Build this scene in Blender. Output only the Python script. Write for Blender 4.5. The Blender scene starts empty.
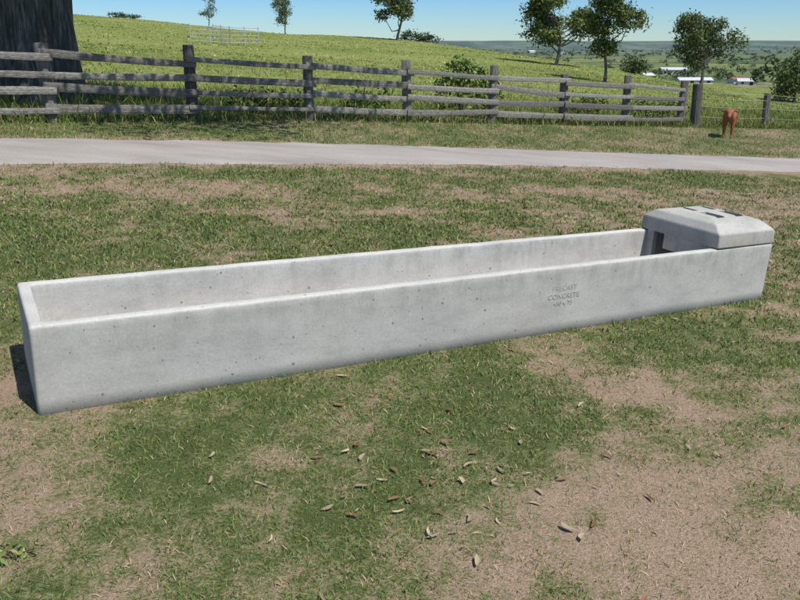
import bpy, bmesh, math, numpy as np
from mathutils import Vector, Matrix
scene=bpy.context.scene
R=np.random.RandomState(7)
TAB=np.random.RandomState(3).rand(256,256)
def sm(t):
    t=np.clip(t,0,1); return t*t*(3-2*t)
def vn(x,y):
    x=np.asarray(x,float); y=np.asarray(y,float)
    xi=np.floor(x).astype(int); yi=np.floor(y).astype(int)
    fx=sm(x-xi); fy=sm(y-yi)
    a=TAB[xi&255,yi&255]; b=TAB[(xi+1)&255,yi&255]; c=TAB[xi&255,(yi+1)&255]; d=TAB[(xi+1)&255,(yi+1)&255]
    return (a*(1-fx)+b*fx)*(1-fy)+(c*(1-fx)+d*fx)*fy
def fbm(x,y,o=4):
    s=0;a=.5;t=0
    x=np.asarray(x,float);y=np.asarray(y,float)
    for i in range(o):
        s=s+a*vn(x*2**i+17*i,y*2**i+31*i); t+=a; a*=.55
    return s/t
def H(x,y):
    x=np.asarray(x,float); y=np.asarray(y,float)
    s=.05+.033*sm((y-5)/11)
    xs=150*np.tanh(x/150)
    z=-.075-s*xs
    g=sm((y-20)/110)
    z=z+2.1*g-.0016*np.clip(x-3,0,42)**2*sm((y-20)/60)
    z=z+.10*np.exp(-((y-(18.3+.705*x))/3.0)**2)*sm((x+6)/5)
    z=z+(fbm(x*.05+3,y*.05,2)-.5)*1.0*sm((y-30)/60)
    w=sm((y-130)/370)
    val=-20+5*(fbm(x*.002+9,y*.002,3)-.5)*sm((y-200)/400)
    z=z*(1-w)+val*w
    r=np.sqrt(x*x+y*y)
    z=z+sm((r-3600)/1600)*(38+30*(fbm(x*.0006+40,y*.0006+7,4)-.3))*(y>0)
    return z
# fence line & road line
def fence_y(x): return np.where(x>-9.8,17.39+.705*x,10.48+.41*(x+9.8))
def road_n(x): return 11.54+.437*x
def road_f(x): return 13.75+.425*x

# ---------------- materials
def mat(name):
    m=bpy.data.materials.new(name); m.use_nodes=True
    nt=m.node_tree; b=nt.nodes['Principled BSDF']; b.inputs['Roughness'].default_value=.85
    b.inputs['Specular IOR Level'].default_value=.25
    return m,nt,b
def N(nt,t,**k):
    n=nt.nodes.new(t)
    for a,v in k.items():
        if a in n.inputs.keys(): n.inputs[a].default_value=v
        else: setattr(n,a,v)
    return n
def noise(nt,vec,scale,detail=5,rough=.6):
    n=nt.nodes.new('ShaderNodeTexNoise'); n.inputs['Scale'].default_value=scale
    n.inputs['Detail'].default_value=detail; n.inputs['Roughness'].default_value=rough
    if vec is not None: nt.links.new(vec,n.inputs['Vector'])
    return n.outputs['Fac']
def ramp(nt,fac,stops):
    n=nt.nodes.new('ShaderNodeValToRGB'); e=n.color_ramp.elements
    while len(e)<len(stops): e.new(.5)
    for i,(p,c) in enumerate(stops):
        e[i].position=p; e[i].color=(c[0],c[1],c[2],1) if hasattr(c,'__len__') else (c,c,c,1)
    nt.links.new(fac,n.inputs['Fac']); return n.outputs['Color']
def mix(nt,fac,a,b,mode='MIX'):
    n=nt.nodes.new('ShaderNodeMix'); n.data_type='RGBA'; n.blend_type=mode
    for s,v in ((n.inputs[0],fac),(n.inputs[6],a),(n.inputs[7],b)):
        if hasattr(v,'is_linked') : nt.links.new(v,s)
        elif hasattr(v,'__len__'): s.default_value=(v[0],v[1],v[2],1)
        else: s.default_value=v
    return n.outputs[2]
def math_(nt,op,a,b=0.0,clamp=False):
    n=nt.nodes.new('ShaderNodeMath'); n.operation=op; n.use_clamp=clamp
    for s,v in ((n.inputs[0],a),(n.inputs[1],b)):
        if hasattr(v,'is_linked'): nt.links.new(v,s)
        else: s.default_value=v
    return n.outputs[0]
def mrange(nt,v,a,b,c=0,d=1):
    n=nt.nodes.new('ShaderNodeMapRange'); n.inputs[1].default_value=a;n.inputs[2].default_value=b;n.inputs[3].default_value=c;n.inputs[4].default_value=d
    nt.links.new(v,n.inputs[0]); return n.outputs[0]
def bump(nt,b,h,strength=.5,dist=.01):
    n=nt.nodes.new('ShaderNodeBump'); n.inputs['Strength'].default_value=strength; n.inputs['Distance'].default_value=dist
    nt.links.new(h,n.inputs['Height']); nt.links.new(n.outputs[0],b.inputs['Normal'])
def scalev(nt,vec,s):
    n=nt.nodes.new('ShaderNodeMapping'); n.inputs['Scale'].default_value=s; nt.links.new(vec,n.inputs['Vector']); return n.outputs[0]
def pos(nt): return nt.nodes.new('ShaderNodeNewGeometry').outputs['Position']
def objc(nt): return nt.nodes.new('ShaderNodeTexCoord').outputs['Object']

# ground
gm,nt,b=mat('ground_mat'); P=pos(nt)
at=N(nt,'ShaderNodeAttribute'); at.attribute_name='dry'; dry=at.outputs['Fac']
ap=N(nt,'ShaderNodeAttribute'); ap.attribute_name='past'; past=ap.outputs['Fac']
n1=noise(nt,P,9,5,.75); n2=noise(nt,P,55,4,.75)
dd=math_(nt,'ADD',dry,math_(nt,'MULTIPLY',math_(nt,'SUBTRACT',n1,.5),1.9))
dd=math_(nt,'ADD',dd,math_(nt,'MULTIPLY',math_(nt,'SUBTRACT',n2,.5),1.9))
lawn=ramp(nt,dd,[(.08,(.085,.112,.036)),(.38,(.165,.18,.075)),(.60,(.275,.225,.14)),(.92,(.37,.27,.195))])  # dark green end includes painted shade beneath the blades
fine=ramp(nt,noise(nt,P,190,3,.75),[(.32,.38),(.68,1.5)])  # contrasty speckle, paints shadows between blades into the lawn colour
lawn=mix(nt,1.0,lawn,fine,'MULTIPLY')
pn=noise(nt,P,.12,6,.65); pn2=noise(nt,scalev(nt,P,(2.2,1.0,1)),1.1,6,.75)
pa=ramp(nt,math_(nt,'ADD',math_(nt,'MULTIPLY',pn,.5),math_(nt,'MULTIPLY',pn2,.5)),[(.38,(.135,.175,.045)),(.5,(.20,.235,.065)),(.61,(.27,.275,.10))])
pa=mix(nt,1.0,pa,ramp(nt,noise(nt,P,3.5,5,.8),[(.36,.68),(.64,1.25)]),'MULTIPLY')
col=mix(nt,past,lawn,pa)
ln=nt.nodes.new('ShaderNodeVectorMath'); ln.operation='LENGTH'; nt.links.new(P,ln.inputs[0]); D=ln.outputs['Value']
vor=N(nt,'ShaderNodeTexVoronoi'); vor.inputs['Scale'].default_value=.006; nt.links.new(P,vor.inputs['Vector'])
sep=nt.nodes.new('ShaderNodeSeparateColor'); nt.links.new(vor.outputs['Color'],sep.inputs[0])
val=ramp(nt,sep.outputs[0],[(.0,(.13,.18,.06)),(.4,(.20,.23,.09)),(.65,(.09,.13,.05)),(1,(.26,.25,.13))])
val=mix(nt,ramp(nt,noise(nt,P,.012,6,.7),[(.48,0.),(.56,.85)]),val,(.05,.075,.04))
col=mix(nt,mrange(nt,D,170,330),col,val)
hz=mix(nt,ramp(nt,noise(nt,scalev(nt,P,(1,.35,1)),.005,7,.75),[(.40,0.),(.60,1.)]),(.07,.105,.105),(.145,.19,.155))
col=mix(nt,mrange(nt,D,900,4200),col,hz)  # ridge tones plus distance haze painted into the base colour
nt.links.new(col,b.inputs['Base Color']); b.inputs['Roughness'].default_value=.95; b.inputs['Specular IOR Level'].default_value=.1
bump(nt,b,math_(nt,'ADD',n2,math_(nt,'MULTIPLY',n1,.7)),.7,.03)

vm,nt,b=mat('blade_mat')
a=N(nt,'ShaderNodeAttribute'); a.attribute_name='col'; nt.links.new(a.outputs['Color'],b.inputs['Base Color']); b.inputs['Roughness'].default_value=.75; b.inputs['Specular IOR Level'].default_value=.15

bark,nt,b=mat('bark_mat'); O=pos(nt)
nb=noise(nt,scalev(nt,O,(5,5,.6)),3,8,.75)
nt.links.new(ramp(nt,nb,[(.34,(.045,.04,.036)),(.5,(.16,.148,.13)),(.66,(.40,.375,.34))]),b.inputs['Base Color']); bump(nt,b,nb,1.0,.12)

wood,nt,b=mat('weathered_wood_mat')
aw=N(nt,'ShaderNodeAttribute'); aw.attribute_name='col'
nw=noise(nt,scalev(nt,pos(nt),(3,3,16)),5,8,.75)
nt.links.new(mix(nt,1.0,aw.outputs['Color'],ramp(nt,nw,[(.32,.25),(.5,.85),(.68,1.7)]),'MULTIPLY'),b.inputs['Base Color']); bump(nt,b,nw,.8,.02)
pwood,nt,b=mat('weathered_post_mat')
aw=N(nt,'ShaderNodeAttribute'); aw.attribute_name='col'
nw=noise(nt,scalev(nt,pos(nt),(16,16,2)),3,8,.75)
nt.links.new(mix(nt,1.0,aw.outputs['Color'],ramp(nt,nw,[(.32,.25),(.5,.85),(.68,1.7)]),'MULTIPLY'),b.inputs['Base Color']); bump(nt,b,nw,.8,.02)

rm,nt,b=mat('road_mat'); P=pos(nt)
r1=noise(nt,P,60,5,.8); r2=noise(nt,scalev(nt,P,(.5,1.6,1)),1.1,6,.65)
c=ramp(nt,r2,[(.3,(.27,.25,.225)),(.5,(.35,.32,.295)),(.7,(.41,.38,.35))])
c=mix(nt,1.0,c,ramp(nt,r1,[(.3,.7),(.7,1.25)]),'MULTIPLY')
nt.links.new(c,b.inputs['Base Color']); bump(nt,b,r1,.5,.008)

def concrete(name,c0,z0,z1):
    m,nt,b=mat(name); O=objc(nt)
    big=noise(nt,scalev(nt,O,(1.2,1.2,2.6)),2.2,7,.7); st=noise(nt,scalev(nt,O,(5,5,1.5)),2.0,7,.75); fi=noise(nt,O,80,5,.85)
    c=ramp(nt,big,[(.3,tuple(v*.80 for v in c0)),(.52,c0),(.72,tuple(min(1,v*1.12) for v in c0))])
    c=mix(nt,1.0,c,ramp(nt,fi,[(.3,.80),(.7,1.14)]),'MULTIPLY')
    sx=nt.nodes.new('ShaderNodeSeparateXYZ'); nt.links.new(O,sx.inputs[0])
    top=mrange(nt,sx.outputs['Z'],z0,z1)
    geo=nt.nodes.new('ShaderNodeNewGeometry'); sn=nt.nodes.new('ShaderNodeSeparateXYZ'); nt.links.new(geo.outputs['Normal'],sn.inputs[0])
    side=mrange(nt,sn.outputs['Z'],.2,.7,1,0)
    top_bright=mrange(nt,sn.outputs['Z'],.3,.9,1,1.15)  # upward faces painted brighter, a highlight put into the colour
    stain=math_(nt,'MULTIPLY',math_(nt,'MULTIPLY',top,side),ramp(nt,st,[(.46,0.),(.66,1.)]))
    xr=mrange(nt,sx.outputs['X'],-.5,3.5,.3,.62)
    c=mix(nt,math_(nt,'MULTIPLY',stain,xr),c,tuple(v*.45 for v in c0))
    low=mrange(nt,sx.outputs['Z'],.0,.09,.55,0)
    c=mix(nt,math_(nt,'MULTIPLY',low,big),c,(.25,.22,.16))
    cv=nt.nodes.new('ShaderNodeCombineXYZ'); nt.links.new(sx.outputs['X'],cv.inputs[0]); nt.links.new(math_(nt,'ADD',sx.outputs['Z'],sx.outputs['Y']),cv.inputs[1])
    for S,P_,T_,RR in((13,3.0,.80,.10),(30,4.0,.86,.13)):
        v=N(nt,'ShaderNodeTexVoronoi'); v.voronoi_dimensions='2D'; v.inputs['Scale'].default_value=S; nt.links.new(cv.outputs[0],v.inputs['Vector'])
        sc=nt.nodes.new('ShaderNodeSeparateColor'); nt.links.new(v.outputs['Color'],sc.inputs[0])
        rad=math_(nt,'MULTIPLY',math_(nt,'POWER',sc.outputs[1],P_),RR)
        pit=math_(nt,'MULTIPLY',math_(nt,'LESS_THAN',v.outputs['Distance'],rad),math_(nt,'GREATER_THAN',sc.outputs[0],T_-.3))
        pitall=pit if S==13 else math_(nt,'MAXIMUM',pitall,pit)
    c=mix(nt,math_(nt,'MULTIPLY',pitall,.7),c,(.12,.11,.10))
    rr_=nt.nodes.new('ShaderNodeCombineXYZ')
    for q in range(3): nt.links.new(top_bright,rr_.inputs[q])
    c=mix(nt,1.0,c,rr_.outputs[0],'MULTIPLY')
    nt.links.new(c,b.inputs['Base Color']); b.inputs['Roughness'].default_value=.9
    h=math_(nt,'SUBTRACT',math_(nt,'ADD',math_(nt,'MULTIPLY',fi,.35),math_(nt,'MULTIPLY',big,.4)),pitall)
    bump(nt,b,h,.45,.006); return m
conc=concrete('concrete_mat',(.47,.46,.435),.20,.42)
conc2=concrete('cover_concrete_mat',(.40,.39,.365),-.5,.3)

def flat(name,c,r=.7,var=.15):
    m,nt,b=mat(name)
    n=noise(nt,pos(nt),3,5)
    nt.links.new(ramp(nt,n,[(.3,tuple(v*(1-var) for v in c)),(.7,tuple(v*(1+var) for v in c))]),b.inputs['Base Color']); b.inputs['Roughness'].default_value=r
    return m
metal=flat('galvanised_mat',(.42,.43,.43),.5)

# ---------------- mesh helper
def mesh_np(name,V,F,cols=None,mats=(),mi=None,smooth=False,attrs=None):
    me=bpy.data.meshes.new(name); V=np.asarray(V,np.float32); F=np.asarray(F,np.int32); k=F.shape[1]
    me.vertices.add(len(V)); me.vertices.foreach_set('co',V.ravel())
    me.loops.add(F.size); me.loops.foreach_set('vertex_index',F.ravel())
    me.polygons.add(len(F)); me.polygons.foreach_set('loop_start',np.arange(0,F.size,k,dtype=np.int32))
    try: me.polygons.foreach_set('loop_total',np.full(len(F),k,np.int32))
    except Exception: pass
    for m in mats: me.materials.append(m)
    if mi is not None: me.polygons.foreach_set('material_index',np.asarray(mi,np.int32))
    me.polygons.foreach_set('use_smooth',np.full(len(F),smooth) if np.isscalar(smooth) else smooth)
    me.update(calc_edges=True)
    if cols is not None:
        a=me.color_attributes.new('col','FLOAT_COLOR','POINT')
        c=np.ones((len(V),4),np.float32); c[:,:3]=cols; a.data.foreach_set('color',c.ravel())
    for n,v in (attrs or {}).items():
        a=me.attributes.new(n,'FLOAT','POINT'); a.data.foreach_set('value',np.asarray(v,np.float32))
    o=bpy.data.objects.new(name,me); scene.collection.objects.link(o); return o

# dryness mask
PATCH=[(-1.34,2.6,.38,.34),(-.59,2.9,.18,.45),(-.14,3.25,.2,.35),(.27,2.2,.38,.36),(.84,2.6,.42,.38),(1.45,3.3,.5,.3),(1.2,2.2,.5,.36),
 (.81,4.15,.28,.3),(1.3,3.8,.3,.3),(4.4,9.6,1.3,.35),(-1.9,3.0,.5,.25),(2.2,3.6,.6,.28),(2.9,5.0,.5,.2),(-.5,2.15,.3,.1),
 (.42,3.55,.5,-.5),(-.95,2.85,.3,-.5),(-.3,2.45,.22,-.3),(1.9,4.6,.4,-.3),(0,6.4,1.5,-.12),(-3,6.6,1.2,-.2),(-.7,3.4,.35,-.3),(.6,3.0,.25,-.3),(2.2,4.9,.5,-.2)]
def DRY(x,y):
    d=.40+1.0*(fbm(x*1.1+5,y*1.1+2,4)-.5)+.9*(fbm(x*4,y*4,3)-.5)+.7*(fbm(x*12,y*12,2)-.5)
    for px,py,r,w in PATCH: d=d+w*np.exp(-((x-px)**2+(y-py)**2)/(r*r))
    t=y-(8.1+.27*x); d=d+.4*np.exp(-(t/.13)**2)*(.4+fbm(x*.8,y*.8,2)); 
    t=y-(9.5+.36*x); d=d+.25*np.exp(-(t/.45)**2)
    t=y-road_n(x); d=d+.45*np.exp(-(t/.35)**2)
    t=y-road_f(x); d=d+.35*np.exp(-(t/.25)**2)
    return np.clip(d,0,1)
def PAST(x,y): return sm((y-fence_y(x)+.4)/1.0)

# ---------------- ground grid
n=420; k=9.0; u=np.linspace(-1,1,n); A=9000
gx=A*np.sinh(k*u)/np.sinh(k); gy=A*np.sinh(k*u)/np.sinh(k)+6
X,Y=np.meshgrid(gx,gy); Z=H(X,Y)
V=np.stack([X.ravel(),Y.ravel(),Z.ravel()],1)
i=np.arange(n*n).reshape(n,n)
F=np.stack([i[:-1,:-1].ravel(),i[:-1,1:].ravel(),i[1:,1:].ravel(),i[1:,:-1].ravel()],1)
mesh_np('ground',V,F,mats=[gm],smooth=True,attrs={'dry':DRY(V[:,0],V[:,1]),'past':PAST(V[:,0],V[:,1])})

# ---------------- road
xs=np.linspace(-45,70,900); rows=[]
m=9; K=len(xs)
for j in range(m):
    t=j/(m-1)
    yy=road_n(xs)*(1-t)+road_f(xs)*t
    if j==0: yy=yy+(fbm(xs*1.3,xs*0+3,4)-.5)*.35+(fbm(xs*7,xs*0+5,2)-.5)*.1
    if j==m-1: yy=yy+(fbm(xs*1.5,xs*0+9,4)-.5)*.35+(fbm(xs*7,xs*0+15,2)-.5)*.1
    zz=H(xs,yy)+.014+.02*math.sin(math.pi*t)-(0.012 if j in(0,m-1) else 0)
    rows.append(np.stack([xs,yy,zz],1))
V=np.concatenate(rows); i=np.arange(m*K).reshape(m,K)
F=np.stack([i[:-1,:-1].ravel(),i[:-1,1:].ravel(),i[1:,1:].ravel(),i[1:,:-1].ravel()],1)
mesh_np('gravel_road',V,F,mats=[rm],smooth=True)

# ---------------- trough frame
TU=Vector((4.354,2.39,-.22)); TL=TU.length; TU.normalize()
TW=Vector((-.482,.876,.018)); TN=TU.cross(TW).normalized(); TW=TN.cross(TU).normalized()
TO=Vector((-1.634,3.18,-.005))
TM=Matrix(((TU.x,TW.x,TN.x,TO.x),(TU.y,TW.y,TN.y,TO.y),(TU.z,TW.z,TN.z,TO.z),(0,0,0,1)))
WD,HT=.73,.44
def in_trough(x,y,mrg=0.0):
    dx=x-TO.x; dy=y-TO.y; a=dx*TU.x+dy*TU.y; c=dx*TW.x+dy*TW.y
    return (a>-mrg)&(a<TL+mrg)&(c>-mrg)&(c<WD+mrg)

# ---------------- grass blades
def blades(name,x,y,hgt,wid,lean,colr,tipc=None):
    n=len(x); z=H(x,y)-.003
    th=R.rand(n)*6.283; ph=R.rand(n)*6.283
    wx=np.cos(th)*wid/2; wy=np.sin(th)*wid/2
    lx=np.cos(ph)*lean*hgt; ly=np.sin(ph)*lean*hgt; hz=hgt*np.sqrt(np.clip(1-lean**2,.03,1))
    b0=np.stack([x-wx,y-wy,z],1); b1=np.stack([x+wx,y+wy,z],1)
    m1=np.stack([x+wx*.8+lx*.4,y+wy*.8+ly*.4,z+hz*.62],1); m0=np.stack([x-wx*.8+lx*.4,y-wy*.8+ly*.4,z+hz*.62],1)
    tp=np.stack([x+lx,y+ly,z+hz],1)
    V=np.stack([b0,b1,m1,m0,tp],1).reshape(-1,3)
    base=np.arange(n)[:,None]*5
    F=np.concatenate([base+np.array([0,1,2]),base+np.array([0,2,3]),base+np.array([3,2,4])])
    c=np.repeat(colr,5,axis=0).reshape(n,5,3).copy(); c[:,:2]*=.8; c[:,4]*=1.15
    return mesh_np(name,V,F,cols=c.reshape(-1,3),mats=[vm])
def lawn_pts(n,t0,t1,pw):
    u=R.rand(n); 
    e=2-pw
    t=(t0**e+(t1**e-t0**e)*u)**(1/e)
    x=(R.rand(n)*2-1)*(.56*t+.5+.06*t); return x,t
x,y=lawn_pts(330000,1.3,13.5,1.25)
keep=~in_trough(x,y,.004)&(y<road_n(x)+.05+R.rand(len(x))*.12-.06); x=x[keep];y=y[keep]
d=DRY(x,y); q=R.rand(len(x)); nz=fbm(x*9,y*9,2)
keep=R.rand(len(x))<(1.0-.68*sm((d-.35)/.5))*(.1+1.5*nz); x,y,d,q=x[keep],y[keep],d[keep],q[keep]
isdry=q<(.17+.64*sm((d-.3)/.55)); n=len(x); sc=np.clip(y/3.2,.85,2.4)
g=np.array([.175,.225,.072])*(.45+.9*R.rand(n,1))*np.stack([.75+.5*R.rand(n),np.ones(n),.75+.5*R.rand(n)],1)
dr=np.array([.45,.345,.225])*(.4+.8*R.rand(n,1))*np.stack([np.ones(n),.88+.17*R.rand(n),.8+.3*R.rand(n)],1)
colr=np.where(isdry[:,None],dr,g)
hg=np.where(isdry,.011+.028*R.rand(n),.011+.026*R.rand(n))*np.sqrt(sc)
ln_=np.where(isdry,.8+.19*R.rand(n),.35+.62*R.rand(n))
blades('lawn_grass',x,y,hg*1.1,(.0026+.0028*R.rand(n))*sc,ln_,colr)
# verge between road and fence
x=R.rand(60000)*34-14; y=road_f(x)-.05+R.rand(60000)**1.0*(fence_y(x)-road_f(x)+.3)
kp=(y>road_f(x)-.05)&(abs(x)<.58*y+2); x,y=x[kp],y[kp]; n=len(x)
dz=R.rand(n)<(.15+.5*sm((DRY(x,y)-.4)/.4))
colr=np.where(dz[:,None],np.array([.36,.30,.16]),np.array([.16,.215,.06]))*(.5+.9*R.rand(n,1))
blades('verge_grass',x,y,.02+.05*R.rand(n),.008+.006*R.rand(n),.3+.6*R.rand(n),colr)
# pasture grass
def tall(n,t0,t1,h0,h1,w,name,pw=1.3,xr=(-12,22),lean=(.25,.7),br=1.0):
    t=t0+(t1-t0)*R.rand(n)**pw; x=xr[0]+R.rand(n)*(xr[1]-xr[0]); 
    y=fence_y(x)+t
    kp=(abs(x)<.6*y+3)&(((x+7.5)**2+(y-16.8)**2)>1.3)&(y>fence_y(x)-.3); x,y=x[kp],y[kp]; n=len(x)
    cl=fbm(x*.7+20,y*.7,3); c2=fbm(x*2.6+7,y*2.6,2); kp=R.rand(n)<sm((cl*.5+c2*.5-.22)/.35); x,y,cl,c2=x[kp],y[kp],cl[kp],c2[kp]; n=len(x)
    mixr=(R.rand(n)<.14+.5*sm((fbm(x*.4,y*.4+8,3)-.47)/.2))[:,None]
    c=np.where(mixr,np.array([.33,.31,.125]),np.array([.15,.20,.052]))*br*(.5+.8*R.rand(n,1))*(.7+.6*c2)[:,None]
    hh=(h0+(h1-h0)*R.rand(n)**1.8)*sm((cl*.5+c2*.5-.2)/.5)*1.5
    blades(name,x,y,hh,w*(.5+1.0*R.rand(n)),lean[0]+lean[1]*R.rand(n),c)
tall(85000,-.25,9,.06,.36,.013,'long_grass',1.2)
tall(80000,6,40,.04,.14,.032,'long_grass.001',1.2,(-30,34),(.4,.55),1.15)
tall(60000,30,115,.04,.13,.09,'long_grass.002',1.0,(-75,60),(.5,.45),1.3)
x=R.rand(6000)*24-9; y=fence_y(x)+R.randn(6000)*.16; n=6000
blades('fence_line_grass',x,y,.06+.3*R.rand(n)**2,.011+.006*R.rand(n),.2+.6*R.rand(n),np.where((R.rand(n)<.35)[:,None],np.array([.34,.30,.15]),np.array([.12,.175,.045]))*(.5+.8*R.rand(n,1)))

# ---------------- fallen leaves
def fallen(n):
    Vs=[];Fs=[];Cs=[]
    for j in range(n):
        if j<n*.3: px,py=.35+R.randn()*.4,2.85+R.randn()*.3
        elif j<n*.6: py=2+R.rand()*3; px=(R.rand()*2-1)*.6*py
        else: py=5+R.rand()*6; px=(R.rand()*2-1)*.58*py
        if in_trough(px,py,.03) or py>road_n(px): continue
        L=(.012+.022*R.rand())*(1.0 if py<5 else 1.3); w=L*(.14+.2*R.rand()); a=R.rand()*6.28; z=float(H(px,py))+.006+R.rand()*.010
        tilt=R.randn()*.15; curl=.1+.4*R.rand(); k=sum(len(v) for v in Vs)
        pts=[]; side=.1+.3*R.rand()
        for s in np.linspace(-1,1,6):
            ww=w*(1-s*s)**.6+.0005; bz=curl*L*s*s*.5+tilt*L*s*.5; by=side*L*s*s
            for e in(-1,0,1):
                lx,ly,lz=s*L,e*ww+by,bz+abs(e)*ww*.5
                pts.append((px+lx*math.cos(a)-ly*math.sin(a),py+lx*math.sin(a)+ly*math.cos(a),z+lz))
        Vs.append(pts)
        for s in range(5):
            for e in range(2):
                o=k+s*3+e; Fs.append((o,o+1,o+4,o+3))
        c=np.array([.50,.40,.28])*(.4+.6*R.rand()) if R.rand()<.7 else np.array([.2,.11,.06])*(.7+.6*R.rand())
        Cs.append(np.tile(c,(18,1)))
    mesh_np('fallen_leaves',np.concatenate([np.array(v) for v in Vs]),Fs,cols=np.concatenate(Cs),mats=[vm],smooth=True)
fallen(190)

# ---------------- trough
def bm_obj(name,bm,mats,parent=None,bevel=0,seg=3,smooth=True):
    me=bpy.data.meshes.new(name); bmesh.ops.recalc_face_normals(bm,faces=bm.faces); bm.to_mesh(me); bm.free()
    for m in mats: me.materials.append(m)
    o=bpy.data.objects.new(name,me); scene.collection.objects.link(o)
    if parent: o.parent=parent
    if bevel:
        md=o.modifiers.new('b','BEVEL'); md.width=bevel; md.segments=seg; md.limit_method='ANGLE'; md.angle_limit=math.radians(20)
        if smooth:
            for p in me.polygons: p.use_smooth=True
            md.harden_normals=True
    return o
trough=bpy.data.objects.new('concrete_water_trough',None); scene.collection.objects.link(trough); trough.matrix_world=TM
def box(bm,x0,x1,y0,y1,z0,z1):
    vs=[bm.verts.new(p) for p in((x0,y0,z0),(x1,y0,z0),(x1,y1,z0),(x0,y1,z0),(x0,y0,z1),(x1,y0,z1),(x1,y1,z1),(x0,y1,z1))]
    for f in((0,3,2,1),(4,5,6,7),(0,1,5,4),(1,2,6,5),(2,3,7,6),(3,0,4,7)): bm.faces.new([vs[i] for i in f])
def trough_mesh():
    T=.062; Ti=.085; fl=.07; prof=[(.004,-.04),(.003,.08),(.0025,.2),(.001,.34),(0,.40),(0,HT-.016),(.002,HT-.008),(.007,HT-.002),(.014,HT),(.020,HT),(T-.018,HT),(T-.010,HT-.001),(T-.003,HT-.006),(T,HT-.014),(T+.001,HT-.03),(T+.004,HT-.08),(Ti-.006,fl+.05),(Ti+.03,fl)]
    NX,NY,NC=110,16,5; V=[];F=[]
    def loop(ins,z):
        r=max(.004,.016-ins*.2) if ins<.03 else .03; x0,x1,y0,y1=ins,TL-ins,ins,WD-ins; pts=[]
        def corner(cx,cy,a0):
            for i in range(NC): a=a0+math.pi/2*i/(NC-1); pts.append((cx+r*math.cos(a),cy+r*math.sin(a)))
        corner(x0+r,y0+r,math.pi)
        for i in range(1,NX): pts.append((x0+r+(x1-x0-2*r)*i/NX,y0))
        corner(x1-r,y0+r,-math.pi/2)
        for i in range(1,NY): pts.append((x1,y0+r+(y1-y0-2*r)*i/NY))
        corner(x1-r,y1-r,0)
        for i in range(1,NX): pts.append((x1-r-(x1-x0-2*r)*i/NX,y1))
        corner(x0+r,y1-r,math.pi/2)
        for i in range(1,NY): pts.append((x0,y1-r-(y1-y0-2*r)*i/NY))
        return [(x,y,z) for x,y in pts]
    for ins,z in prof: V+=loop(ins,z)
    V=np.array(V); M=len(V)//len(prof)
    wob=(fbm(V[:,0]*2+2,V[:,1]*2,2)-.5)
    top=sm((V[:,2]-.3)/.1)
    V[:,1]+=wob*.005; V[:,2]+=top*(fbm(V[:,0]*6,V[:,1]*6+9,3)-.5)*.006
    for a in range(len(prof)-1):
        for i in range(M): F.append((a*M+i,a*M+(i+1)%M,(a+1)*M+(i+1)%M,(a+1)*M+i))
    me=bpy.data.meshes.new('trough_body'); last=(len(prof)-1)*M
    me.from_pydata([tuple(v) for v in V],[],F+[tuple(range(last,last+M)),tuple(range(M-1,-1,-1))]); me.materials.append(conc)
    for p in me.polygons: p.use_smooth=len(p.vertices)==4
    o=bpy.data.objects.new('trough_body',me); scene.collection.objects.link(o); o.parent=trough
trough_mesh()
# embossed text
for j,(s,zz,sz) in enumerate((('PRECAST',.29,.045),('CONCRETE',.238,.045),('450 x 75',.192,.038))):
    cu=bpy.data.curves.new('stamp_text','FONT'); cu.body=s; cu.size=sz; cu.extrude=.0030; cu.space_character=1.1
    cu.align_x='CENTER'; t=bpy.data.objects.new('stamp_text_%d'%j,cu); scene.collection.objects.link(t)
    cu.materials.append(conc); t.parent=trough; t.location=(3.02,.0012+.005*(float(fbm(3.02*2+2,0.0,2))-.5)+.0015,zz); t.rotation_euler=(math.radians(90),0,0)
# cover
def makecover():
    bm=bmesh.new(); x0,x1=TL-.60,TL+.004; y0,y1=-.004,WD+.004; 
    def rg(i,z): return [bm.verts.new(p) for p in((x0+i*.55,y0+i,z),(x1-i*.8,y0+i,z),(x1-i*.8,y1-i,z),(x0+i*.55,y1-i,z))]
    R_=[rg(0,.003),rg(.008,.105),rg(.085,.16),rg(.2,.188)]
    bm.faces.new(R_[0]); bm.faces.new(R_[-1])
    for a_,b_ in zip(R_[:-1],R_[1:]):
        for i in range(4): bm.faces.new((a_[i],a_[(i+1)%4],b_[(i+1)%4],b_[i]))
    o=bm_obj('float_valve_cover',bm,[conc2],None,.012,3)
    cb=bmesh.new(); 
    box(cb,x0+.05,x1-.05,y0+.06,y1-.06,-.05,.09)
    for cx in(TL-.40,TL-.20):
        box(cb,cx-.04,cx+.04,.17,.34,.13,.3)
        box(cb,cx-.025,cx+.025,.40,.54,.15,.3)
    cut=bm_obj('cut',cb,[conc2]); md=o.modifiers.new('c','BOOLEAN'); md.operation='DIFFERENCE'; md.object=cut; md.solver='EXACT'
    dg=bpy.context.evaluated_depsgraph_get(); me=bpy.data.meshes.new_from_object(o.evaluated_get(dg))
    o.modifiers.clear(); o.data=me; bpy.data.objects.remove(cut); o.parent=trough; o.location=(0,0,HT)
    return o
makecover()
bm=bmesh.new(); box(bm,TL-.59,TL-.54,.066,.50,HT-.11,HT+.06); box(bm,TL-.59,TL-.54,.60,WD-.066,HT-.2,HT+.06)
bm_obj('cover_end_panel',bm,[conc2],trough,.008)

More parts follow.
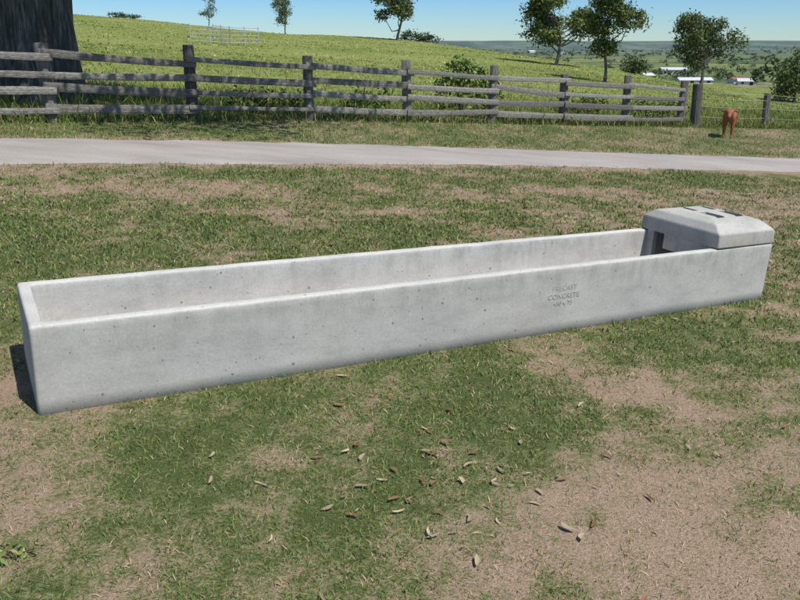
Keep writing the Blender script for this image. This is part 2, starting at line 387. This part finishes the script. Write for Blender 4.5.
# ---------------- tubes / trees
def tube(path,rad,seg=8,flute=None):
    path=np.array(path,float); n=len(path); V=[];F=[]
    for i in range(n):
        d=path[min(i+1,n-1)]-path[max(i-1,0)]; d=d/(np.linalg.norm(d)+1e-9)
        a=np.cross(d,[0,0,1.]) if abs(d[2])<.9 else np.cross(d,[0,1.,0]); a/=np.linalg.norm(a); b=np.cross(d,a)
        for s in range(seg):
            th=2*math.pi*(s+.5)/seg; rr=rad[i]*(flute(i,th) if flute else 1)
            V.append(path[i]+a*math.cos(th)*rr+b*math.sin(th)*rr)
    for i in range(n-1):
        for s in range(seg):
            F.append((i*seg+s,i*seg+(s+1)%seg,(i+1)*seg+(s+1)%seg,(i+1)*seg+s))
    return np.array(V),np.array(F)
def leafs(blobs,count,size,c0,rs,nsub=14,spread=.32):
    vol=np.array([b[3]*b[4]*b[5] for b in blobs])**.7; vol=vol/vol.sum(); V=[];C=[]
    for bl,w in zip(blobs,vol):
        m=max(4,int(count*w)); c=np.array(bl[:3]); r=np.array(bl[3:6])
        d=rs.randn(nsub,3); d/=np.linalg.norm(d,axis=1)[:,None]; sub=c+d*r*(.45+.5*rs.rand(nsub,1)**.5)
        sh=.7+.5*rs.rand(nsub); k=rs.randint(0,nsub,m)
        p=sub[k]+rs.randn(m,3)*r*spread
        a=rs.randn(m,3); a/=np.linalg.norm(a,axis=1)[:,None]; b=np.cross(a,rs.randn(m,3)); b/=np.linalg.norm(b,axis=1)[:,None]
        s=size*(.5+rs.rand(m,1)); 
        V.append(np.stack([p-a*s,p-b*s*.45,p+a*s,p+b*s*.45],1))
        col=np.array(c0)*(sh[k][:,None])*(.6+.8*rs.rand(m,1))*np.stack([.85+.4*rs.rand(m),np.ones(m),.8+.4*rs.rand(m)],1)
        C.append(np.repeat(col,4,axis=0))
    V=np.concatenate(V).reshape(-1,3); return V,np.arange(len(V)).reshape(-1,4),np.concatenate(C)
def tree(name,x,y,h,blobs,count,size,tr,c0=(.065,.095,.035),seed=1,fork=None,nsub=14,spread=.3,twigs=3):
    rs=np.random.RandomState(seed); z0=float(H(x,y))-.1; Vs=[];Fs=[];mi=[];C=[];off=0
    def add(V,F,m,c):
        nonlocal off
        Vs.append(V);Fs.append(F+off);mi.append(np.full(len(F),m));C.append(c if len(c)==len(V) else np.tile(c,(len(V),1)));off+=len(V)
    base=np.array([x,y,z0]); th=h*.5
    tip=base+np.array([rs.randn()*.04*h,rs.randn()*.04*h,th])
    path=[base+(tip-base)*t+np.array([math.sin(t*5+seed)*.015*h,math.cos(t*4+seed)*.015*h,0]) for t in np.linspace(0,1,7)]
    V,F=tube(path,[tr*(1.25 if i==0 else 1-.08*i) for i in range(7)],8); add(V,F,0,np.array([[.1,.1,.1]]))
    B=[(x+b[0],y+b[1],z0+b[2],b[3],b[4],b[5]) for b in blobs]
    for bl in B:
        j=rs.randint(3,7); s=path[j] if bl[2]>path[j][2] else path[2]; e=np.array(bl[:3]); mid=(s+e)/2+rs.randn(3)*.05*h
        pp=[s,(s+mid)/2+rs.randn(3)*.01*h,mid,(mid+e)/2,e]
        V,F=tube(pp,[tr*.5,tr*.42,tr*.33,tr*.22,tr*.1],6); add(V,F,0,np.array([[.1,.1,.1]]))
        for q in range(twigs):
            e2=e+rs.randn(3)*np.array(bl[3:6])*.6; s2=(mid+e)/2
            V,F=tube([s2,(s2+e2)/2+rs.randn(3)*.02*h,e2],[tr*.16,tr*.1,tr*.04],4); add(V,F,0,np.array([[.1,.1,.1]]))
    V,F,c=leafs(B,count,size,c0,rs,nsub,spread); add(V,F,1,c)
    return mesh_np(name,np.concatenate(Vs),np.concatenate(Fs),cols=np.concatenate(C),mats=[bark,vm],mi=np.concatenate(mi),smooth=False)
def rblobs(seed,n,w,h0,h1,r,flat_=.7):
    rs=np.random.RandomState(seed); out=[]
    for i in range(n):
        t=rs.rand(); z=h0+(h1-h0)*t; ww=w*(1-.5*abs(t-.45)*1.6)
        a=rs.rand()*6.28; q=rs.rand()**.5*ww; rr=r*(.6+.7*rs.rand())
        out.append((math.cos(a)*q,math.sin(a)*q,z,rr,rr,rr*flat_))
    return out
tree('gum_tree',-.3,115,9.8,rblobs(1,14,3.2,2.8,9.6,1.35),7000,.18,.20,seed=11,c0=(.11,.145,.06))
tree('gum_tree.001',15.0,78,7,rblobs(2,20,3.5,2.2,6.9,1.15),13000,.14,.16,seed=12,c0=(.13,.17,.06))
tree('gum_tree.002',13.9,55,6.8,rblobs(3,15,1.45,2.2,6.9,.85),9000,.10,.12,seed=13,c0=(.115,.155,.055))
tree('gum_tree.003',44.5,120,10.5,rblobs(4,18,4.2,4.0,9.6,1.6),9000,.20,.26,seed=14,c0=(.11,.145,.06))
tree('gum_tree.004',49.5,101,6.8,rblobs(5,12,1.9,1.4,6.2,1.4),6000,.16,.2,seed=15,c0=(.11,.15,.055))
tree('gum_tree.005',-17.6,127,6.2,rblobs(6,8,1.2,2.0,6.0,.85),2500,.13,.12,seed=16,c0=(.10,.135,.055))
tree('gum_tree.006',-29.3,127,4.2,rblobs(7,7,1.1,1.6,4.2,.6),1100,.10,.09,seed=17,c0=(.10,.135,.055))
# large old tree by fence
def oldtree():
    rs=np.random.RandomState(5); x,y=-7.85,16.6; z0=float(H(x,y))-.25
    zs=list(np.array([0,.12,.25,.4,.6,.8,1.05,1.35,1.7,2.1,2.5,2.9,3.4,4.2])); rd=[1.6,1.45,1.32,1.22,1.13,1.06,1.01,.98,.96,.94,.93,.92,.93,1.0]
    ph=rs.rand(6)*6.28
    def fl(i,th):
        z=zs[i]; k=max(0,1-z/1.8); n_=float(fbm(math.cos(th)*3+10,math.sin(th)*3+z*.5+10,3))-.5
        return 1+(.07+.15*k)*math.sin(6*th+ph[0]+.12*z)+(.035+.05*k)*math.sin(13*th+ph[1]+z*.35)+.03*math.sin(29*th+ph[2]+z*.5)+.16*n_
    V,F=tube([(x+.03*i,y,z0+z) for i,z in enumerate(zs)],rd,120,fl)
    Vs=[V];Fs=[F];mi=[np.zeros(len(F))];C=[np.full((len(V),3),.1)];off=len(V)
    top=np.array([x,y,z0+4.0]); B=[]
    for i in range(16):
        a=rs.rand()*6.28; q=1.5+4.2*rs.rand(); B.append((x+3.0+math.cos(a)*q,y-1.7+math.sin(a)*q*.7,z0+6.3+3.5*rs.rand(),1.7,1.7,1.1))
    for bl in B:
        e=np.array(bl[:3]); mid=(top+e)/2+rs.randn(3)*.3+np.array([0,0,.3])
        V,F=tube([top-np.array([0,0,.5]),(top+mid)/2,mid,(mid+e)/2,e],[.5,.32,.22,.14,.05],10)
        Vs.append(V);Fs.append(F+off);mi.append(np.zeros(len(F)));C.append(np.full((len(V),3),.1));off+=len(V)
    V,F,c=leafs(B,22000,.11,(.05,.085,.025),rs,20,.3); Vs.append(V);Fs.append(F+off);mi.append(np.ones(len(F)));C.append(c)
    mesh_np('old_fig_tree',np.concatenate(Vs),np.concatenate(Fs),cols=np.concatenate(C),mats=[bark,vm],mi=np.concatenate(mi))
oldtree()
# shrubs
def shrub(name,x,y,blobs,count,size,c0,seed,spread=.3):
    rs=np.random.RandomState(seed); z0=float(H(x,y)); B=[(x+b[0],y+b[1],z0+b[2],b[3],b[4],b[5]) for b in blobs]
    V,F,c=leafs(B,count,size,c0,rs,16,spread); Vs=[V];Fs=[F];C=[c];mi=[np.ones(len(F))];off=len(V)
    for b_ in B:
        for q in range(4):
            e=np.array(b_[:3])+rs.randn(3)*np.array(b_[3:])*.4
            V,F=tube([(x+rs.randn()*b_[3]*.3,y,z0-.02),((x+e[0])/2,(y+e[1])/2,(z0+e[2])/2),e],[size*.2,size*.16,size*.08],5); Vs.append(V);Fs.append(F+off);C.append(np.full((len(V),3),.1));mi.append(np.zeros(len(F)));off+=len(V)
    mesh_np(name,np.concatenate(Vs),np.concatenate(Fs),cols=np.concatenate(C),mats=[bark,vm],mi=np.concatenate(mi))
shrub('leafy_shrub',1.45,20.0,[(-.25,0,.6,.35,.3,.4),(.3,.1,.8,.4,.35,.4),(.75,0,.5,.3,.25,.35),(0,.2,1.1,.3,.25,.22)],2600,.055,(.20,.28,.085),21)
shrub('leafy_shrub.001',-1.0,18.4,[(0,0,.3,.4,.3,.25),(.5,.1,.3,.3,.3,.22)],900,.045,(.12,.18,.05),22)
shrub('leafy_shrub.002',4.9,23.2,[(0,0,.3,.5,.3,.3),(.7,.1,.35,.4,.3,.25)],900,.05,(.12,.175,.05),23)
shrub('leafy_shrub.003',-3.2,17.0,[(0,0,.25,.5,.3,.22),(.7,.1,.2,.4,.3,.2)],900,.04,(.09,.14,.04),28)
shrub('leafy_shrub.004',7.6,25.2,[(0,0,.3,.6,.3,.25),(1.0,.1,.3,.5,.3,.25)],900,.05,(.10,.15,.045),29)
shrub('round_bush',31.5,111,[(0,0,1.1,1.7,1.4,1.0),(1,0,.9,1.2,1,.8)],1500,.16,(.075,.105,.045),24)
shrub('round_bush.001',1.2,129,[(0,0,.8,1.5,1,.8),(2.2,0,.6,1.4,1,.7),(4,0,.4,1.2,1,.5)],1500,.16,(.06,.09,.045),25)
shrub('round_bush.002',-44,129,[(0,0,.3,1.6,1,.4),(2.6,0,.2,1.0,1,.3)],700,.14,(.06,.09,.035),26)
shrub('broadleaf_weed',-1.30,2.19,[(0,0,.012,.055,.05,.012),(.06,.02,.01,.04,.04,.01)],70,.013,(.24,.28,.10),27)
# distant trees
def distant():
    rs=np.random.RandomState(9); Vs=[];C=[]
    for i in range(3200):
        yy=190+3600*rs.rand()**1.6; r_=rs.rand()*1.0-.1; xx=r_*yy
        if yy<520 and r_<.30: continue
        if yy<900 and r_<.12: continue
        if fbm(xx*.006,yy*.006,3)<.50 and rs.rand()<.85: continue
        if yy<600 and .25<xx/yy<.47 and rs.rand()<(.93 if yy<470 else .6): continue
        hh=(4+5*rs.rand()); z=float(H(xx,yy)); m=90 if yy<900 else 45
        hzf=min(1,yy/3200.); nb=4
        cen=np.stack([xx+rs.randn(nb)*hh*.35,yy+rs.randn(nb)*hh*.35,z+hh*(.4+.25*rs.rand(nb))],1)
        k=rs.randint(0,nb,m); d=rs.randn(m,3); d/=np.linalg.norm(d,axis=1)[:,None]
        p=cen[k]+d*np.array([.34,.34,.28])*hh*rs.rand(m,1)**.4
        a=rs.randn(m,3);a/=np.linalg.norm(a,axis=1)[:,None]; b=np.cross(a,rs.randn(m,3)); b/=np.linalg.norm(b,axis=1)[:,None]; s=hh*(.09 if yy<900 else .13)
        Vs.append(np.stack([p-a*s,p-b*s*.7,p+a*s,p+b*s*.7],1).reshape(-1,3))
        col=(np.array([.075,.105,.045])*(1-hzf)+np.array([.085,.12,.115])*hzf)*(.7+.5*rs.rand(m,1)); C.append(np.repeat(col,4,axis=0))  # leaf colour fades with distance into painted haze
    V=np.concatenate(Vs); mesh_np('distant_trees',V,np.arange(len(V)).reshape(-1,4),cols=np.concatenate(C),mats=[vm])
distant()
# ---------------- sheds
wallw=flat('shed_wall_mat',(.55,.55,.53)); roofw=flat('shed_roof_mat',(.55,.57,.58),.5); roofr=flat('shed_roof_red_mat',(.25,.12,.09)); dark=flat('opening_mat',(.04,.04,.045))
def shed(name,x,y,L,W,h,rh,rot,rf):
    e=bpy.data.objects.new(name,None); scene.collection.objects.link(e); e.location=(x,y,float(H(x,y))-.3); e.rotation_euler=(0,0,rot)
    bm=bmesh.new(); box(bm,-L/2,L/2,-W/2,W/2,0,h)
    for sx in(-1,1):
        v=[bm.verts.new(p) for p in((sx*L/2,-W/2,h+.01),(sx*L/2,W/2,h+.01),(sx*L/2,0,h+rh))]; bm.faces.new(v)
    bm_obj('walls',bm,[wallw],e)
    bm=bmesh.new()
    for s in(-1,1):
        vs=[bm.verts.new(p) for p in((-L/2-.4,s*(W/2+.5),h-.1),(L/2+.4,s*(W/2+.5),h-.1),(L/2+.4,0,h+rh+.1),(-L/2-.4,0,h+rh+.1))]; bm.faces.new(vs)
        vs=[bm.verts.new(p) for p in((-L/2-.4,s*(W/2+.5),h-.3),(L/2+.4,s*(W/2+.5),h-.3),(L/2+.4,0,h+rh-.1),(-L/2-.4,0,h+rh-.1))]; bm.faces.new(vs)
    bm_obj('roof',bm,[rf],e)
    bm=bmesh.new(); k=max(2,int(L/4))
    for i in range(k):
        cx=-L/2+(i+.5)*L/k; w=.9 if i%2 else .6; z0,z1=(.3,2.3) if i%3==1 else (1.1,2.2)
        box(bm,cx-w,cx+w,-W/2-.05,-W/2+.05,z0,z1)
    bm_obj('doors_and_windows',bm,[dark],e)
for j,a_ in enumerate([(139,450,9,6,2.6,1.3,.3,roofw),(167,460,19,7,2.6,1.3,.05,roofw),(188,440,9,7,2.6,1.3,-.2,roofw),(196,470,9,7,2.6,1.3,.2,roofr),(164,540,9,7,2.6,1.4,.5,roofw),(215,640,20,10,4,1.6,0,roofw)]):
    shed('farm_shed' if j==0 else 'farm_shed.%03d'%j,*a_)
for j,(a_,y_) in enumerate([(.09,2400),(.16,2500),(.2,2100),(.36,1900)]):
    shed('farm_shed.%03d'%(j+6),a_*y_,y_,26,14,5,3,j*.7,roofw)

# ---------------- fence
def wtube(bucket,path,rad,seg,col,aw=1.0,bh=1.0,pw=4,seed=0):
    rs=np.random.RandomState(seed); ph=rs.rand(3)*6.28
    nz_=rs.randn(seg)*.05
    def fl(i,th):
        c,s=abs(math.cos(th))/aw,abs(math.sin(th))/bh
        return 1/((c**pw+s**pw)**(1/pw))*(1+nz_[int(th/6.2832*seg)%seg]+.03*math.sin(i*.9+ph[0]+2*th))
    V,F=tube(path,rad,seg,fl)
    bucket.append((V,F,np.tile(np.array(col)*(.6+.7*rs.rand()),(len(V),1))))
def flush(name,bucket,m,parent=None):
    Vs=[];Fs=[];C=[];o=0
    for V,F,c in bucket: Vs.append(V);Fs.append(F+o);C.append(c);o+=len(V)
    ob=mesh_np(name,np.concatenate(Vs),np.concatenate(Fs),cols=np.concatenate(C),mats=[m]); 
    if parent: ob.parent=parent
    return ob
fence=bpy.data.objects.new('post_and_rail_fence',None); scene.collection.objects.link(fence)
posts=[(-5.8+k*1.986,13.3+k*1.4) for k in range(-2,8)]
l=posts[0]; left=[(l[0]-2.2*k,l[1]-.9*k) for k in range(6,0,-1)]
allp=left+posts
pb=[];rb=[]
def post(p,h,r,seed,lean=0):
    z=float(H(*p)); rs=np.random.RandomState(seed); lx,ly=rs.randn(2)*.03
    n=8; path=[(p[0]+lx*t,p[1]+ly*t,z-.2+(h+.2)*t) for t in np.linspace(0,1,n)]
    path+= [(path[-1][0],path[-1][1],path[-1][2]+.006)]
    wtube(pb,path,[r*(1.08-.1*t) for t in np.linspace(0,1,n)]+[.004],14,(.18,.168,.15),seed=seed)
for i,p in enumerate(allp): post(p,1.28+.05*math.sin(i*2.3),.095,100+i)
post((8.75,23.6),1.22,.12,300)
fh=[1.06,.77,.50,.22]
for i in range(len(allp)-1):
    p,q=allp[i],allp[i+1]; d=np.array(q)-np.array(p); nn=np.array([d[1],-d[0]])/np.linalg.norm(d)
    for j,hh in enumerate(fh):
        rs=np.random.RandomState(1000+i*10+j)
        a=np.array([p[0],p[1],float(H(*p))+hh+rs.randn()*.028]); b=np.array([q[0],q[1],float(H(*q))+hh+rs.randn()*.028])
        ex=(b-a)/np.linalg.norm(b-a)*.10; o=np.array([nn[0],nn[1],0])*(.105+.006*(i%2)*7)
        pts=[a+o-ex+(b-a+2*ex)*t+np.array([0,0,-.010*math.sin(math.pi*t)+rs.randn()*.0025]) for t in np.linspace(0,1,9)]
        pts=[pts[0]]+pts+[pts[-1]+ex*.03]; pts[0]=pts[0]-ex*.03
        r0=.066+.009*rs.randn(); e0,e1=.78+.25*rs.rand(),.78+.25*rs.rand()
        wtube(rb,[tuple(v) for v in pts],[.004]+[max(.04,r0*(e0+(e1-e0)*t/8)*(1+.05*math.sin(t*1.7+i*3+j))) for t in range(9)]+[.004],16,(.26,.245,.22),aw=.33,pw=6,seed=2000+i*10+j)
flush('posts',pb,pwood,fence); flush('rails',rb,wood,fence)
# wire fence to the right
wf=bpy.data.objects.new('wire_fence',None); scene.collection.objects.link(wf); pb=[]
wp=[(8.75,23.6),(11.8,25.75),(15.2,28.1),(18.6,30.5),(22,32.9),(25.4,35.3),(28.8,37.7)]
for i,p in enumerate(wp[1:]): post(p,1.08,.085,400+i)
flush('wire_posts',pb,pwood,wf)
wb=[]
for a,b in zip(wp[:-1],wp[1:]):
    for hh in(.3,.6,.85,1.03):
        A_=np.array([a[0],a[1],float(H(*a))+hh]);B_=np.array([b[0],b[1],float(H(*b))+hh])
        V,F=tube([A_+(B_-A_)*t-np.array([0,0,.03*math.sin(math.pi*t)]) for t in np.linspace(0,1,6)],[.004]*6,5); wb.append((V,F,np.full((len(V),3),.2)))
flush('wires',wb,metal,wf)
# cattle yard gate on hill
yb=[]
yard=bpy.data.objects.new('metal_yard_gate',None); scene.collection.objects.link(yard)
for (x0,y0,x1,y1) in((-13.6,60,-11.9,57.5),(-11.9,57.5,-10.4,60.5),(-11.9,57.5,-14.4,56.5)):
    for hh in(.2,.45,.7,.95,1.2):
        V,F=tube([(x0,y0,float(H(x0,y0))+hh),(x1,y1,float(H(x1,y1))+hh)],[.02]*2,6); yb.append((V,F,np.full((len(V),3),.4)))
    for t in(0,.5,1):
        xx,yy=x0+(x1-x0)*t,y0+(y1-y0)*t; z=float(H(xx,yy)); V,F=tube([(xx,yy,z-.1),(xx,yy,z+1.3)],[.03]*2,6); yb.append((V,F,np.full((len(V),3),.4)))
flush('yard_rails',yb,metal,yard)

# ---------------- calf
def calf(x,y,rot,s):
    e=bpy.data.objects.new('brown_calf',None); scene.collection.objects.link(e); e.location=(x,y,float(H(x,y))); e.rotation_euler=(0,0,rot); e.scale=(s,s,s)
    m,nt,b=mat('calf_hide_mat'); nt.links.new(ramp(nt,noise(nt,objc(nt),7,6,.7),[(.3,(.20,.07,.03)),(.7,(.36,.15,.065))]),b.inputs['Base Color']); b.inputs['Roughness'].default_value=.6
    P=[(0,.30,.60,.145),(0,.10,.57,.165),(0,-.14,.56,.155),(0,-.28,.60,.125),(0,-.40,.66,.085),(0,-.49,.68,.078),(0,-.59,.59,.052),(0,-.645,.535,.046),(0,.44,.62,.08)]
    E=[(0,1),(1,2),(2,3),(3,4),(4,5),(5,6),(6,7),(0,8)]
    def ch(par,pts):
        for p in pts: P.append(p); E.append((par,len(P)-1)); par=len(P)-1
    for sx in(-1,1):
        ch(3,[(sx*.095,-.25,.44,.075),(sx*.095,-.27,.27,.04),(sx*.092,-.25,.09,.026),(sx*.092,-.275,.02,.032)])
        ch(0,[(sx*.10,.32,.46,.10),(sx*.105,.27,.37,.07),(sx*.10,.42,.25,.038),(sx*.10,.38,.09,.027),(sx*.10,.355,.02,.032)])
        ch(5,[(sx*.10,-.455,.715,.022),(sx*.165,-.45,.70,.03),(sx*.20,-.45,.685,.008)])
    ch(8,[(0,.50,.56,.02),(0,.53,.40,.014),(0,.53,.28,.022),(0,.53,.22,.008)])
    me=bpy.data.meshes.new('body'); me.from_pydata([p[:3] for p in P],E,[]); o=bpy.data.objects.new('body',me); scene.collection.objects.link(o); o.parent=e
    md=o.modifiers.new('s','SKIN'); md.use_smooth_shade=True
    sv=me.skin_vertices[0].data
    for i,p in enumerate(P): sv[i].radius=(p[3],p[3])
    sv[0].use_root=True
    o.modifiers.new('ss','SUBSURF').render_levels=2; me.materials.append(m)
    dk=flat('calf_dark_mat',(.03,.02,.018),.4)
    bm=bmesh.new()
    for c,r in(((-.062,-.54,.67),.013),((.062,-.54,.67),.013),((0,-.685,.515),.026)):
        bmesh.ops.create_icosphere(bm,subdivisions=2,radius=r,matrix=Matrix.Translation(c))
    bm_obj('eyes_and_nose',bm,[dk],e)
calf(8.8,21.3,-.42,1.05)

# ---------------- camera, light
cam=bpy.data.cameras.new('Camera'); co=bpy.data.objects.new('Camera',cam); scene.collection.objects.link(co)
cam.sensor_width=36; cam.lens=35.1; cam.clip_end=30000; cam.clip_start=.05
co.location=(0,0,1.6); co.rotation_euler=(math.radians(90-18.1),0,0); scene.camera=co
el=math.radians(59); hx,hy=.74,-.67; l_=math.hypot(hx,hy)
sd=Vector((hx/l_*math.cos(el),hy/l_*math.cos(el),math.sin(el)))
sun=bpy.data.lights.new('sun','SUN'); sun.energy=4.9; sun.angle=math.radians(.5); sun.color=(1,.955,.89)
so=bpy.data.objects.new('sun',sun); scene.collection.objects.link(so); so.rotation_euler=sd.to_track_quat('Z','Y').to_euler()
w=bpy.data.worlds.new('World'); scene.world=w; w.use_nodes=True; nt=w.node_tree
bg=nt.nodes['Background']; sk=nt.nodes.new('ShaderNodeTexSky'); sk.sky_type='NISHITA'; sk.sun_disc=False
sk.sun_elevation=el; sk.sun_rotation=math.atan2(hx,hy); sk.air_density=1.0; sk.dust_density=.1; sk.ozone_density=1.5
tc=nt.nodes.new('ShaderNodeTexCoord'); sz=nt.nodes.new('ShaderNodeSeparateXYZ'); nt.links.new(tc.outputs['Generated'],sz.inputs[0])
tint=ramp(nt,sz.outputs['Z'],[(0.0,(.68,.93,1.2)),(.055,(.48,.80,1.25)),(.35,(.95,.98,1.0))])
nt.links.new(mix(nt,1.0,sk.outputs[0],tint,'MULTIPLY'),bg.inputs[0]); bg.inputs[1].default_value=.10
scene.view_settings.view_transform='Standard'; scene.view_settings.look='None'; scene.view_settings.exposure=0
